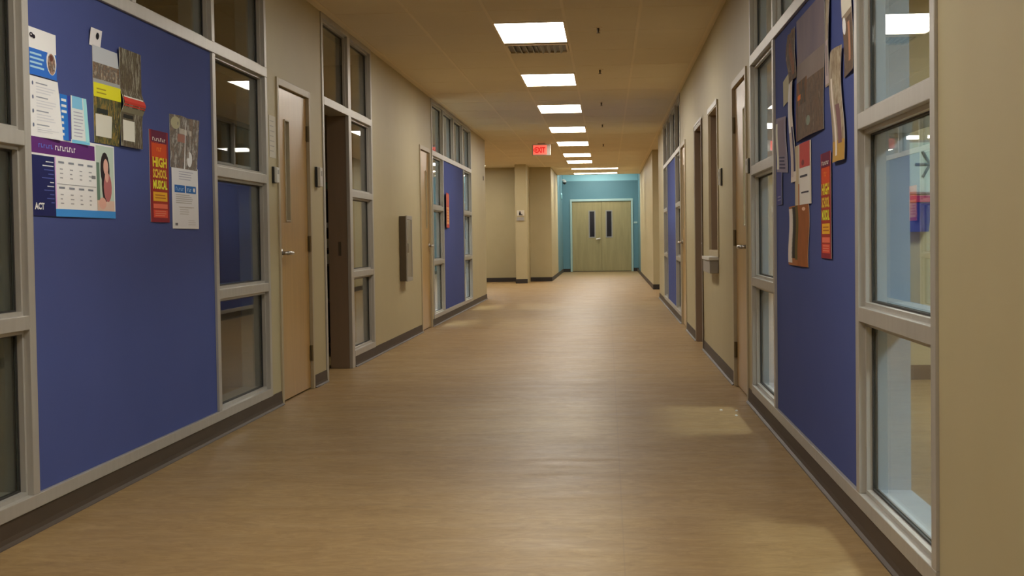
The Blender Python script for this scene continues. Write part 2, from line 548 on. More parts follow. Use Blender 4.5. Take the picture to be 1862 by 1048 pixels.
ords = ['nearest, largest', 'second', 'third', 'fourth', 'fifth', 'sixth', 'seventh']
for i, y0 in enumerate((11.955, 15.72, 19.40, 23.28, 26.85, 30.70, 33.45)):
    lab = ('nearest and largest lit ceiling panel, beside the louvred vent' if i == 0 else
           '%s lit ceiling panel counted from the viewer along the row' % ords[i])
    ceiling_light(-0.635, y0 + 0.60, 0.575, 1.20, lab, group='lit panels along the corridor ceiling')
for y0, lab in ((8.19, 'dimmer ceiling panel just above the top edge of the view'), (4.42, 'lit ceiling panel over the near blue boards, above the view'),
                (0.65, 'lit ceiling panel over the viewer'), (-3.12, 'lit ceiling panel behind the viewer')):
    ceiling_light(-0.635, y0 + 0.60, 0.575, 1.20, lab, 'lamp_near' if y0 < 8 else 'lamp_weak', group='lit panels along the corridor ceiling')
ceiling_light(-0.31, 37.55, 1.20, 0.60, 'wide lit ceiling panel set crosswise, nearer of the two', group='crosswise lit panels')
ceiling_light(-0.31, 40.35, 1.20, 0.60, 'wide lit ceiling panel set crosswise, next to the turquoise ceiling', group='crosswise lit panels')
for y0 in (42.3, 44.9):
    ceiling_light(-0.31, y0, 1.20, 0.60, '%s lit panel in the raised turquoise ceiling, hidden by the ceiling edge' % ('nearer' if y0 < 43 else 'farther'), group='panels in the raised ceiling', H=HB)
ceiling_light(-3.26, 34.6, 0.575, 1.2, 'lit ceiling panel in the cross corridor, just showing past the left corner')
ceiling_light(-5.6, 30.5, 0.575, 1.2, 'lit ceiling panel further down the left cross corridor, hidden by the corner')
ceiling_light(-3.3, 30.0, 0.575, 1.2, 'added ceiling panel just inside the left cross corridor, unseen, brightening the crossing')  # added out of sight to brighten wall and ceiling at the crossing
ceiling_light(3.0, 28.0, 0.575, 1.2, 'lit ceiling panel in the right cross corridor, hidden by the corner')
for (x, y) in ((3.3, 8.6), (3.0, 3.6)):
    ceiling_light(x, y, 0.6, 1.2, 'cool white ceiling panel in the right room, %s' % ('over its far half' if y > 6 else 'over its near half'), 'lamp_room', 'lights of the right room')
for (x, y) in ((-4.2, 19.5), (-4.2, 22.6)):
    ceiling_light(x, y, 0.6, 1.2, 'cool white ceiling panel in the far left room, %s' % ('nearer one' if y < 21 else 'farther one'), 'lamp_room', 'lights of the far left room')

# louvred vent beside the first light
vt = empty('ceiling_vent', (-0.635, 13.55, H), 'silver louvred air vent in the ceiling just past the nearest light', 'air vent')
v = MB(); vx0, vx1, vy0, vy1 = -0.925, -0.345, 13.28, 13.86
v.box(vx0, vx1, vy0, vy1, H - 0.004, H - 0.0008)
v.build('backing', M['dark_metal'], vt)
v = MB()
for a in ((vx0, vx1, vy0, vy0 + 0.02), (vx0, vx1, vy1 - 0.02, vy1), (vx0, vx0 + 0.02, vy0 + 0.02, vy1 - 0.02), (vx1 - 0.02, vx1, vy0 + 0.02, vy1 - 0.02)):
    v.box(*a, H - 0.018, H - 0.004)
v.build('frame', M['grid'], vt)
for i in range(9):
    xx = vx0 + 0.06 + i * 0.0575
    v = MB()
    s_ = 0.02 if i < 4 else (-0.02 if i > 4 else 0.0)
    v.quad([(xx - 0.002, vy0 + 0.021, H - 0.004), (xx - 0.002 + s_, vy0 + 0.021, H - 0.03), (xx - 0.002 + s_, vy1 - 0.021, H - 0.03), (xx - 0.002, vy1 - 0.021, H - 0.004)])
    v.quad([(xx + 0.002, vy0 + 0.021, H - 0.004), (xx + 0.002 + s_, vy0 + 0.021, H - 0.03), (xx + 0.002 + s_, vy1 - 0.021, H - 0.03), (xx + 0.002, vy1 - 0.021, H - 0.004)])
    v.quad([(xx - 0.002 + s_, vy0 + 0.021, H - 0.03), (xx + 0.002 + s_, vy0 + 0.021, H - 0.03), (xx + 0.002 + s_, vy1 - 0.021, H - 0.03), (xx - 0.002 + s_, vy1 - 0.021, H - 0.03)])
    v.build('louvre', M['alu'], vt)

# sprinkler heads
sp0 = None
for i, y in enumerate((12.38, 15.45, 19.2, 22.95, 27.8)):
    if sp0 is None:
        s = empty('sprinkler_head', (-0.058, y, H), '', 'sprinkler', 'ceiling sprinkler heads')
        a = MB(); a.tube([(-0.058, y, H - 0.0005), (-0.058, y, H - 0.006)], 0.035, 16)
        a.build('escutcheon', M['grid'], s)
        a = MB(); a.tube([(-0.058, y, H - 0.006), (-0.058, y, H - 0.03), (-0.058, y, H - 0.045)], [0.012, 0.010, 0.006], 10)
        a.tube([(-0.058, y, H - 0.045), (-0.058, y, H - 0.049)], 0.017, 12)
        a.build('nozzle', M['dark_metal'], s)
        sp0 = s
    else:
        s = copy_tree(sp0, (0, y - 12.38, 0))
    s['label'] = '%s small dark sprinkler head counted from the viewer along the ceiling' % ['first', 'second', 'third', 'fourth', 'fifth'][i]


# ------------------------------------------------------------------ glazed fronts
def lining(mb, side, y0, y1, z0, z1):
    """pale painted lining behind the glass"""
    s, d0, d1 = 0.016, 0.057, T + 0.012
    SB(mb, side, d0, d1, y0, y0 + s, z0, z1); SB(mb, side, d0, d1, y1 - s, y1, z0, z1)
    SB(mb, side, d0, d1, y0 + s, y1 - s, z0, z0 + s); SB(mb, side, d0, d1, y0 + s, y1 - s, z1 - s, z1)


def gpane(side, y0, y1, z0, z1, parent, d=0.043):
    g = MB(); SB(g, side, d, d + 0.006, y0 + 0.004, y1 - 0.004, z0 + 0.004, z1 - 0.004)
    o = g.build('glass_pane', M['glass'], parent)
    k = MB()
    for dd in (d - 0.006, d + 0.0075):
        t_ = 0.007
        e = 0.0055
        SB(k, side, dd, dd + e, y0, y0 + t_, z0, z1); SB(k, side, dd, dd + e, y1 - t_, y1, z0, z1)
        SB(k, side, dd, dd + e, y0 + t_, y1 - t_, z0, z0 + t_); SB(k, side, dd, dd + e, y0 + t_, y1 - t_, z1 - t_, z1)
    k.build('gasket', M['gasket'], o)
    return o


def stops(mb, side, y0, y1, z0, z1):
    """glazing stops just inside an opening: a step in the frame in front of the glass and behind it"""
    for d0, d1, s in ((0.016, 0.0365, 0.016),):
        SB(mb, side, d0, d1, y0, y0 + s, z0, z1); SB(mb, side, d0, d1, y1 - s, y1, z0, z1)
        SB(mb, side, d0, d1, y0 + s, y1 - s, z0, z0 + s); SB(mb, side, d0, d1, y0 + s, y1 - s, z1 - s, z1)


PROUD = -0.010


def glazed_front(name, side, y0, y1, verts, windows, board, trans, label, sill=True):
    """verts: mullions (ya, yb) full height below the transom; windows: (ya, yb) glazed bays;
    board: (ya, yb) bay filled by a tackboard; trans: mullion centres above the transom"""
    t = empty(name, (SX(side, 0), (y0 + y1) / 2, 0), label, 'window', kind='structure')
    f = MB()
    for a, b in verts:
        SB(f, side, PROUD, T, a, b, Z_SILL1 if sill else 0, Z_T)
    f.build('mullion', M['alu'], t, 0.0025)
    f = MB(); SB(f, side, PROUD - 0.001, T, y0, y1, Z_T, Z_TT); f.build('transom_bar', M['alu'], t, 0.0025)
    f = MB(); SB(f, side, PROUD, T, y0, y1, H - 0.045, H - 0.001)
    e = [y0 + 0.0275] + trans + [y1 - 0.0275]
    for c in e:
        SB(f, side, PROUD, T, c - 0.0275, c + 0.0275, Z_TT, H - 0.045)
    f.build('upper_frame', M['alu'], t, 0.0025)
    if sill:
        f = MB(); SB(f, side, PROUD - 0.001, T, verts[0][0] if side != 'L2' else y0, y1, Z_SILL0, Z_SILL1)
        f.build('sill', M['alu'], t, 0.0025)
    st = MB(); ln = MB()
    for a, b in windows:
        rl = MB()
        SB(rl, side, PROUD + 0.001, T - 0.01, a, b, Z_R2, Z_R2T)
        SB(rl, side, PROUD + 0.001, T - 0.01, a, b, Z_R1, Z_R1T)
        rl.build('rail', M['alu'], t, 0.0025)
        for z0, z1 in ((Z_SILL1, Z_R2), (Z_R2T, Z_R1), (Z_R1T, Z_T)):
            gpane(side, a + 0.016, b - 0.016, z0 + 0.016, z1 - 0.016, t)
            stops(st, side, a, b, z0, z1); lining(ln, side, a, b, z0, z1)
    for i in range(len(e) - 1):
        a, b = e[i] + 0.0275, e[i + 1] - 0.0275
        gpane(side, a + 0.016, b - 0.016, Z_TT + 0.016, H - 0.061, t)
        stops(st, side, a, b, Z_TT, H - 0.045); lining(ln, side, a, b, Z_TT, H - 0.045)
    st.build('glazing_stop', M['alu'], t); ln.build('jamb_lining', M['lining_shaded' if name == 'window_1' else 'lining'], t)
    return t


# near fronts, left and right, mirror images of each other
near_v = [(4.10, 4.16), (5.345, 5.405), (7.99, 8.05), (9.235, 9.29)]
for side, n, nm in (('L', 1, 'left'), ('R', 2, 'right')):
    glazed_front('window_%d' % n, side, 4.10, 9.29, near_v, [(4.16, 5.345), (8.05, 9.235)], None, [5.375, 6.66, 8.02],
                 'large metal-framed glazed front nearest the viewer on the %s wall' % nm)
    b = MB(); SB(b, side, 0.004, 0.05, 5.406, 7.989, Z_SILL1 + 0.001, Z_T - 0.001)
    SB(b, side, 0.055, T - 0.01, 5.406, 7.989, Z_SILL1 + 0.001, Z_T - 0.001)
    tag(b.build('tackboard', M['board']), 'tall blue fabric tackboard in the near glazed front on the %s wall' % nm, 'notice board')
    far_v = [(18.15, 18.235), (19.36, 19.42), (22.13, 22.19), (23.39, 23.45)]
    glazed_front('window_%d' % (n + 3), side, 18.15, 23.45, far_v, [(18.235, 19.36), (22.19, 23.39)], None, [19.45, 20.80, 22.10],
                 'far metal-framed glazed front on the %s wall' % nm)
    b = MB(); SB(b, side, 0.004, 0.05, 19.421, 22.129, Z_SILL1 + 0.001, Z_T - 0.001)
    tag(b.build('tackboard', M['board']), 'narrow-looking blue tackboard in the far glazed front on the %s wall' % nm, 'notice board')

# left front with the open doorway
t = empty('window_3', (XL, 12.3, 0), 'metal-framed front with an open doorway and a side window on the left wall', 'window', kind='structure')
f = MB(); SB(f, 'L', PROUD, T, 11.13, 11.19, 0, H - 0.045); f.build('door_jamb', M['alu'], t, 0.0025)
f = MB(); SB(f, 'L', PROUD, 0.02, 12.26, 12.385, 0, H - 0.045); f.build('mullion', M['alu'], t, 0.0025)
f = MB(); SB(f, 'L', 0.0205, T + 0.02, 12.262, 12.384, 0, Z_T)
f.build('brown_jamb', M['brown'], t, 0.002)
f = MB(); f.box(SX('L', 0.075), SX('L', 0.10), 12.258, 12.2619, 0.98, 1.10); f.build('strike_plate', M['dark_metal'], t)
f = MB(); SB(f, 'L', PROUD, T, 13.44, 13.50, Z_SILL1, H - 0.045); f.build('mullion', M['alu'], t, 0.0025)
f = MB(); SB(f, 'L', PROUD - 0.001, T, 11.19, 13.44, Z_T, Z_TT); f.build('transom_bar', M['alu'], t, 0.0025)
f = MB(); SB(f, 'L', PROUD, T, 11.13, 13.50, H - 0.045, H - 0.001); f.build('head_bar', M['alu'], t, 0.0025)
f = MB(); SB(f, 'L', PROUD - 0.001, T, 12.385, 13.50, Z_SILL0, Z_SILL1); f.build('sill', M['alu'], t, 0.0025)
f = MB()
SB(f, 'L', PROUD + 0.001, T - 0.01, 12.385, 13.44, Z_R2, Z_R2T); SB(f, 'L', PROUD + 0.001, T - 0.01, 12.385, 13.44, Z_R1, Z_R1T)
f.build('rail', M['alu'], t, 0.0025)
st = MB()
for z0, z1 in ((Z_SILL1, Z_R2), (Z_R2T, Z_R1), (Z_R1T, Z_T)):
    gpane('L', 12.385 + 0.016, 13.44 - 0.016, z0 + 0.016, z1 - 0.016, t); stops(st, 'L', 12.385, 13.44, z0, z1)
for a, b in ((11.19, 12.26), (12.385, 13.44)):
    gpane('L', a + 0.016, b - 0.016, Z_TT + 0.016, H - 0.061, t); stops(st, 'L', a, b, Z_TT, H - 0.045)
st.build('glazing_stop', M['alu'], t)

# shelving glimpsed through the doorway
sh = empty('shelving_unit', (-3.15, 14.2, 0), 'dark shelving glimpsed through the open doorway on the left', 'shelf')
for x in (-3.75, -2.62):
    a = MB(); a.box(x - 0.015, x + 0.015, 13.95, 14.5, 0, 1.62); a.build('side_panel', M['black'], sh)
for z in (0.1, 0.5, 0.86, 1.02, 1.22, 1.60):
    a = MB(); a.box(-3.735, -2.635, 13.95, 14.5, z, z + 0.02); a.build('shelf', M['dark_metal'], sh)
a = MB(); a.box(-3.735, -2.635, 14.47, 14.5, 0.12, 1.6); a.build('back_panel', M['black'], sh)
for i, (x, z, h, c) in enumerate(((-2.72, 0.88, 0.10, (200, 195, 180)), (-2.72, 1.04, 0.09, (190, 185, 170)), (-2.73, 1.24, 0.05, (205, 200, 190)), (-2.74, 1.62, 0.07, (80, 110, 80)))):
    a = MB(); a.box(x - 0.08, x + 0.08, 14.0, 14.3, z + 0.0005, z + h)
    tag(a.build('storage_box', flat(c), bevel=0.004), ['pale box on the lower dark shelf inside the left doorway', 'pale box on the middle dark shelf inside the left doorway', 'flat white stack on the upper dark shelf inside the left doorway', 'small green box on top of the dark shelving in the left doorway'][i], 'box')


# ------------------------------------------------------------------ doors
def ring(mb, side, d0, d1, y0, y1, z0, z1, w_):
    SB(mb, side, d0, d1, y0, y0 + w_, z0, z1); SB(mb, side, d0, d1, y1 - w_, y1, z0, z1)
    SB(mb, side, d0, d1, y0 + w_, y1 - w_, z0, z0 + w_); SB(mb, side, d0, d1, y0 + w_, y1 - w_, z1 - w_, z1)


def lever(side, y, z, dirn, parent, d=0.0):
    """rosette, neck and a lever bar pointing along the door towards dirn"""
    m = MB()
    m.tube([(SX(side, d), y, z), (SX(side, d - 0.008), y, z)], 0.03, 18)
    m.tube([(SX(side, d - 0.008), y, z), (SX(side, d - 0.05), y, z)], 0.013, 10)
    m.tube([(SX(side, d - 0.048), y - dirn * 0.008, z), (SX(side, d - 0.056), y + dirn * 0.03, z), (SX(side, d - 0.056), y + dirn * 0.12, z - 0.002), (SX(side, d - 0.050), y + dirn * 0.145, z - 0.004)], [0.015, 0.014, 0.013, 0.012], 10)
    return m.build('lever_handle', M['metal'], parent, smooth=True)


def door(name, side, y0, y1, ztop, hinge_far, lite, label, recess=0.012, lockplate=False, leafmat='wood', framemat='frame'):
    t = empty(name, (SX(side, 0), (y0 + y1) / 2, 0), label, 'door', kind='structure')
    fw = 0.05
    f = MB()
    SB(f, side, -0.012, T, y0, y0 + fw, 0, ztop)
    SB(f, side, -0.012, T, y1 - fw, y1, 0, ztop)
    SB(f, side, -0.012, T, y0 + fw, y1 - fw, ztop - fw, ztop)
    # the stop the leaf closes against
    SB(f, side, recess + 0.046, recess + 0.06, y0 + fw, y0 + fw + 0.015, 0, ztop - fw)
    SB(f, side, recess + 0.046, recess + 0.06, y1 - fw - 0.015, y1 - fw, 0, ztop - fw)
    f.build('door_frame', M[framemat], t, 0.003)
    a, b, zt = y0 + fw + 0.004, y1 - fw - 0.004, ztop - fw - 0.006
    l = MB()
    if lite:
        ly0, ly1, lz0, lz1 = lite
        SB(l, side, recess, recess + 0.044, a, ly0, 0.012, zt)
        SB(l, side, recess, recess + 0.044, ly1, b, 0.012, zt)
        SB(l, side, recess, recess + 0.044, ly0, ly1, 0.012, lz0)
        SB(l, side, recess, recess + 0.044, ly0, ly1, lz1, zt)
    else:
        SB(l, side, recess, recess + 0.044, a, b, 0.012, zt)
    leaf = l.build('door_leaf', M[leafmat], t)
    if lite:
        k = MB(); ring(k, side, recess - 0.007, recess + 0.05, ly0 - 0.012, ly1 + 0.012, lz0 - 0.012, lz1 + 0.012, 0.0125)
        k.build('lite_frame', M['frame'], leaf, 0.002)
        k = MB(); SB(k, side, recess + 0.019, recess + 0.025, ly0 + 0.0006, ly1 - 0.0006, lz0 + 0.0006, lz1 - 0.0006)
        k.build('glass_pane', M['glass'], leaf)
    hy = (b + 0.002) if hinge_far else (a - 0.002)
    for z in (0.27, 1.09, 1.91):
        h = MB()
        h.tube([(SX(side, recess - 0.012), hy, z - 0.058), (SX(side, recess - 0.012), hy, z + 0.058)], 0.011, 10)
        sgn = -1 if hinge_far else 1
        SB(h, side, recess - 0.004, recess - 0.0005, hy, hy + sgn * 0.03, z - 0.056, z + 0.056)
        h.build('hinge', M['bronze'], leaf)
    ly = (a + 0.07) if hinge_far else (b - 0.07)
    lever(side, ly, 1.03, 1 if hinge_far else -1, leaf, recess)
    if lockplate:
        k = MB(); SB(k, side, recess - 0.006, recess - 0.0005, ly - 0.03, ly + 0.03, 0.86, 1.17)
        k.build('lock_plate', M['dark_metal'], leaf, 0.002)
    bk = MB()
    return t


door('door_1', 'L', 9.57, 10.65, 2.225, True, (9.87, 9.99, 1.26, 1.95), 'maple door with a narrow glass strip nearest the viewer on the left wall')
door('door_2', 'L', 16.97, 17.97, 2.245, False, (17.60, 17.70, 1.26, 1.95), 'maple door beside the far glazed front on the left wall')
door('door_3', 'R', 9.55, 10.62, 2.225, True, (9.80, 9.92, 1.18, 1.97), 'maple door with a narrow glass strip nearest the viewer on the right wall', lockplate=True)
door('door_4', 'R', 14.0, 15.1, 2.245, False, None, 'brown recessed door in the middle of the right wall', recess=0.11, leafmat='brown', framemat='brown')
door('door_5', 'R', 16.95, 18.05, 2.245, False, (17.7, 17.8, 1.2, 1.97), 'maple door beside the far glazed front on the right wall')
# pale metal lips round the openings of the right wall
for (nm, a, b, z0, z1, lab) in (('trim_4', 13.985, 15.115, 0, 2.26, 'pale metal edge round the recessed door'), ):
    f = MB()
    SB(f, 'R', -0.016, -0.0125, a, a + 0.02, z0, z1); SB(f, 'R', -0.016, -0.0125, b - 0.02, b, z0, z1); SB(f, 'R', -0.016, -0.0125, a + 0.02, b - 0.02, z1 - 0.02, z1)
    tag(f.build(nm, M['alu']), lab, 'trim', kind='structure')

# service opening with a small ledge on the right wall
t = empty('window_6', (XR, 12.55, 0.93), 'tall narrow service opening with dark recess on the right wall', 'window', kind='structure')
f = MB(); ring(f, 'R', -0.012, T, 12.0, 13.10, 0.93, 2.24, 0.05); f.build('window_frame', M['frame'], t, 0.003)
f = MB(); SB(f, 'R', -0.017, -0.0125, 12.0, 13.1, 2.20, 2.245); f.build('head_trim', M['alu'], t)
f = MB(); SB(f, 'R', 0.14, 0.16, 12.05, 13.05, 0.98, 2.19); f.build('roller_shutter', M['brown'], t)
f = MB(); SB(f, 'R', 0.01, 0.139, 13.02, 13.049, 0.98, 2.19); f.build('dark_return', M['brown'], t)
t = empty('counter_ledge', (XR, 12.5, 0.80), 'small pale box ledge below the service opening on the right wall', 'ledge')
f = MB(); SB(f, 'R', -0.085, -0.001, 12.06, 12.95, 0.90, 0.928); f.build('ledge_top', M['white'], t, 0.004)
f = MB(); SB(f, 'R', -0.075, -0.001, 12.09, 12.92, 0.79, 0.8995); f.build('ledge_box', M['grey'], t, 0.004)

# double doors at the end
t = empty('door_6', (-0.18, BACK, 0), 'pair of pale wooden doors with slim dark windows at the corridor end', 'door', kind='structure')
f = MB()
for b in ((-1.185, -1.125, 0, 2.33), (0.765, 0.825, 0, 2.33), (-1.125, 0.765, 2.26, 2.33)):
    f.box(b[0], b[1], BACK - 0.03, BACK + 0.12, b[2], b[3])
f.build('door_frame', M['turq_trim'], t, 0.004)
for (x0, x1, lx) in ((-1.118, -0.183, -0.485), (-0.177, 0.758, 0.06)):
    l = MB(); a, b = lx - 0.075, lx + 0.075
    l.box(x0, a, BACK + 0.01, BACK + 0.055, 0.02, 2.255); l.box(b, x1, BACK + 0.01, BACK + 0.055, 0.02, 2.255)
    l.box(a, b, BACK + 0.01, BACK + 0.055, 0.02, 1.12); l.box(a, b, BACK + 0.01, BACK + 0.055, 1.93, 2.255)
    leaf = l.build('door_leaf', M['wood_far'], t)
    k = MB()
    k.box(a - 0.035, a, BACK - 0.002, BACK + 0.06, 1.085, 1.965); k.box(b, b + 0.035, BACK - 0.002, BACK + 0.06, 1.085, 1.965)
    k.box(a, b, BACK - 0.002, BACK + 0.06, 1.085, 1.12); k.box(a, b, BACK - 0.002, BACK + 0.06, 1.93, 1.965)
    k.build('lite_frame', M['grey'], leaf, 0.004)
    k = MB(); k.box(a + 0.0005, b - 0.0005, BACK + 0.028, BACK + 0.036, 1.1205, 1.9295); k.build('glass_pane', M['blackglass'], leaf)
    if x0 < -0.5:
        k = MB(); k.tube([(-0.25, BACK + 0.01, 1.06), (-0.25, BACK - 0.05, 1.06)], 0.03, 14)
        k.tube([(-0.26, BACK - 0.05, 1.06), (-0.36, BACK - 0.055, 1.04)], 0.018, 10)
        k.build('lever_handle', M['metal'], leaf)
f = MB(); f.box(-1.12, 0.76, BACK - 0.005, BACK + 0.12, 0.0005, 0.018); f.build('threshold', M['base_dark'], t)

# ------------------------------------------------------------------ wall fittings
# recessed cabinet on the left wall
t = empty('extinguisher_cabinet', (XL, 15.43, 0.66), 'narrow metal extinguisher cabinet with dark sides on the left wall', 'cabinet')
f = MB(); SB(f, 'L', -0.07, -0.001, 15.22, 15.64, 0.665, 1.365); f.build('cabinet_body', M['dark_metal'], t, 0.004)
f = MB(); ring(f, 'L', -0.083, -0.0705, 15.215, 15.645, 0.66, 1.37, 0.045); f.build('door_frame', M['grey'], t, 0.003)
f = MB(); SB(f, 'L', -0.079, -0.0705, 15.261, 15.599, 0.706, 1.324); f.build('door_panel', M['metal'], t)
f = MB(); SB(f, 'L', -0.098, -0.0835, 15.24, 15.25, 0.97, 1.07); f.build('pull_handle', M['metal'], t, 0.002)

# paper notice and small devices beside the doors
f = MB(); SB(f, 'L', -0.003, -0.0008, 9.355, 9.545, 1.67, 1.95, 0)
for k in range(7):
    SB(f, 'L', -0.0036, -0.003, 9.375, 9.375 + 0.15 * (0.6 + 0.4 * rnd.random()), 1.91 - k * 0.033, 1.915 - k * 0.033, 1)
tag(f.build('paper_notice', [M['paper'], M['grey']]), 'cream paper notice taped to the wall left of the near left door', 'notice')


def device(side, y, z, w_, h, dep, name, label, cat, body='white'):
    t = empty(name, (SX(side, 0), y, z), label, cat)
    f = MB(); SB(f, side, -dep * 0.45, -0.0008, y - w_ / 2, y + w_ / 2, z - h / 2, z + h / 2); f.build('back_box', M['black'], t, 0.002)
    f = MB(); SB(f, side, -dep, -dep * 0.45 - 0.0003, y - w_ / 2 + 0.004, y + w_ / 2 - 0.004, z - h / 2 + 0.004, z + h / 2 - 0.004); f.build('cover', M[body], t, 0.004)
    f = MB(); SB(f, side, -dep - 0.002, -dep - 0.0002, y - w_ * 0.22, y + w_ * 0.22, z + h * 0.05, z + h * 0.3); f.build('display', M['grey'], t)
    return t


device('L', 9.455, 1.555, 0.08, 0.11, 0.036, 'thermostat', 'small grey thermostat under the cream paper notice', 'thermostat')
device('L', 10.88, 1.60, 0.105, 0.155, 0.042, 'card_reader', 'pale card reader between the near left door and the open doorway', 'card reader')
device('R', 9.43, 1.56, 0.07, 0.10, 0.022, 'thermostat', 'small pale thermostat on the right wall before the near right door', 'thermostat')
device('R', 11.66, 1.58, 0.10, 0.14, 0.026, 'card_reader', 'pale card reader on the right wall beside the service opening', 'card reader')
device('L', 25.8, 2.20, 0.06, 0.08, 0.012, 'wall_sensor', 'tiny grey sensor box near the end corner of the left wall', 'sensor', 'grey')

# sign on the far column
t = empty('wall_sign', (-2.10, 34.949, 1.55), 'small sign with a dark pictogram on the slim far column', 'sign')
f = MB(); f.box(-2.20, -2.02, 34.938, 34.948, 1.655, 1.79); f.build('sign_plate', M['paper'], t, 0.002)
f = MB(); f.tube([(-2.125, 34.937, 1.75), (-2.125, 34.934, 1.75)], 0.017, 12); f.box(-2.15, -2.10, 34.934, 34.937, 1.67, 1.735); f.box(-2.10, -2.065, 34.934, 34.937, 1.67, 1.695)
f.build('pictogram', M['black'], t)
f = MB(); f.box(-2.21, -2.02, 34.93, 34.948, 1.535, 1.56); f.box(-2.20, -2.03, 34.938, 34.948, 1.561, 1.62); f.build('holder', M['grey'], t, 0.002)

f = MB(); f.box(0.85, 0.96, BACK - 0.012, BACK - 0.001, 1.53, 1.59)
tag(f.build('switch_plate', M['turq_trim'], bevel=0.003), 'pale switch plate right of the far double doors', 'switch')
f = MB(); f.tube([(-1.419, 44.3, 2.38), (-1.38, 44.3, 2.38)], [0.11, 0.09], 20)
tag(f.build('wall_strobe', M['turq_pale']), 'round pale fitting on the turquoise left side wall', 'alarm')
t = empty('dome_camera', (-1.36, 45.6, H), 'dark dome on the turquoise side wall high in the far left corner', 'camera')
f = MB(); f.tube([(-1.419, 45.6, H + 0.02), (-1.34, 45.6, H + 0.02), (-1.34, 45.6, H - 0.04)], [0.03, 0.03, 0.07], 18); f.build('bracket', M['white'], t)
f = MB(); f.tube([(-1.34, 45.6, H - 0.04), (-1.34, 45.6, H - 0.08), (-1.34, 45.6, H - 0.11)], [0.065, 0.055, 0.02], 16); f.build('dome', M['black'], t, smooth=True)


# ------------------------------------------------------------------ text
def text_tris(s, size, bold=0.0):
    cu = bpy.data.curves.new('t', 'FONT')
    cu.body = s
    cu.size = size
    cu.resolution_u = 2
    cu.offset = bold
    o = bpy.data.objects.new('t', cu)
    C.objects.link(o)
    bpy.context.view_layer.update()
    dg = bpy.context.evaluated_depsgraph_get()
    me = bpy.data.meshes.new_from_object(o.evaluated_get(dg))
    v = [(p.co.x, p.co.y) for p in me.vertices]
    f = [tuple(p.vertices) for p in me.polygons]
    bpy.data.objects.remove(o)
    bpy.data.curves.remove(cu)
    bpy.data.meshes.remove(me)
    x0 = min(a for a, b in v); x1 = max(a for a, b in v)
    y0 = min(b for a, b in v); y1 = max(b for a, b in v)
    return [(a - x0, b - y0) for a, b in v], f, x1 - x0, y1 - y0


# exit sign
t = empty('exit_sign', (-1.22, 27.2, H), 'red and white EXIT sign hanging from the ceiling at the crossing', 'exit sign')
ey = 27.17
f = MB(); f.box(-1.405, -1.055, ey, ey + 0.06, 2.672, 2.885); f.box(-1.30, -1.16, ey + 0.01, ey + 0.05, 2.886, H - 0.0008)
f.build('housing', M['white'], t, 0.005)
f = MB(); f.box(-1.385, -1.125, ey - 0.004, ey - 0.0005, 2.69, 2.868)
m_ = emissive('exit_face_glow', (1.0, 0.12, 0.08), 0.5); m_.node_tree.nodes['Principled BSDF'].inputs['Base Color'].default_value = (0.75, 0.25, 0.2, 1)
f.build('face_panel', m_, t)
f = MB()
v_, fc, w_, h_ = text_tris('EXIT', 0.16, 0.006)
sx, sz = 0.19 / w_, 0.11 / h_
n = len(f.v)
f.v += [(-1.345 + a * sx, ey - 0.0055, 2.722 + b * sz) for a, b in v_]
for q in fc:
    f.f.append(tuple(n + i for i in q)); f.m.append(0)
f.quad([(-1.382, ey - 0.0055, 2.777), (-1.36, ey - 0.0055, 2.82), (-1.352, ey - 0.0055, 2.80), (-1.363, ey - 0.0055, 2.777)])
f.quad([(-1.382, ey - 0.0055, 2.777), (-1.363, ey - 0.0055, 2.777), (-1.352, ey - 0.0055, 2.754), (-1.36, ey - 0.0055, 2.734)])
m_ = emissive('exit_letter_red', (1.0, 0.01, 0.015), 0.30); m_.node_tree.nodes['Principled BSDF'].inputs['Base Color'].default_value = (0.45, 0.01, 0.015, 1)
f.build('letters', m_, t)


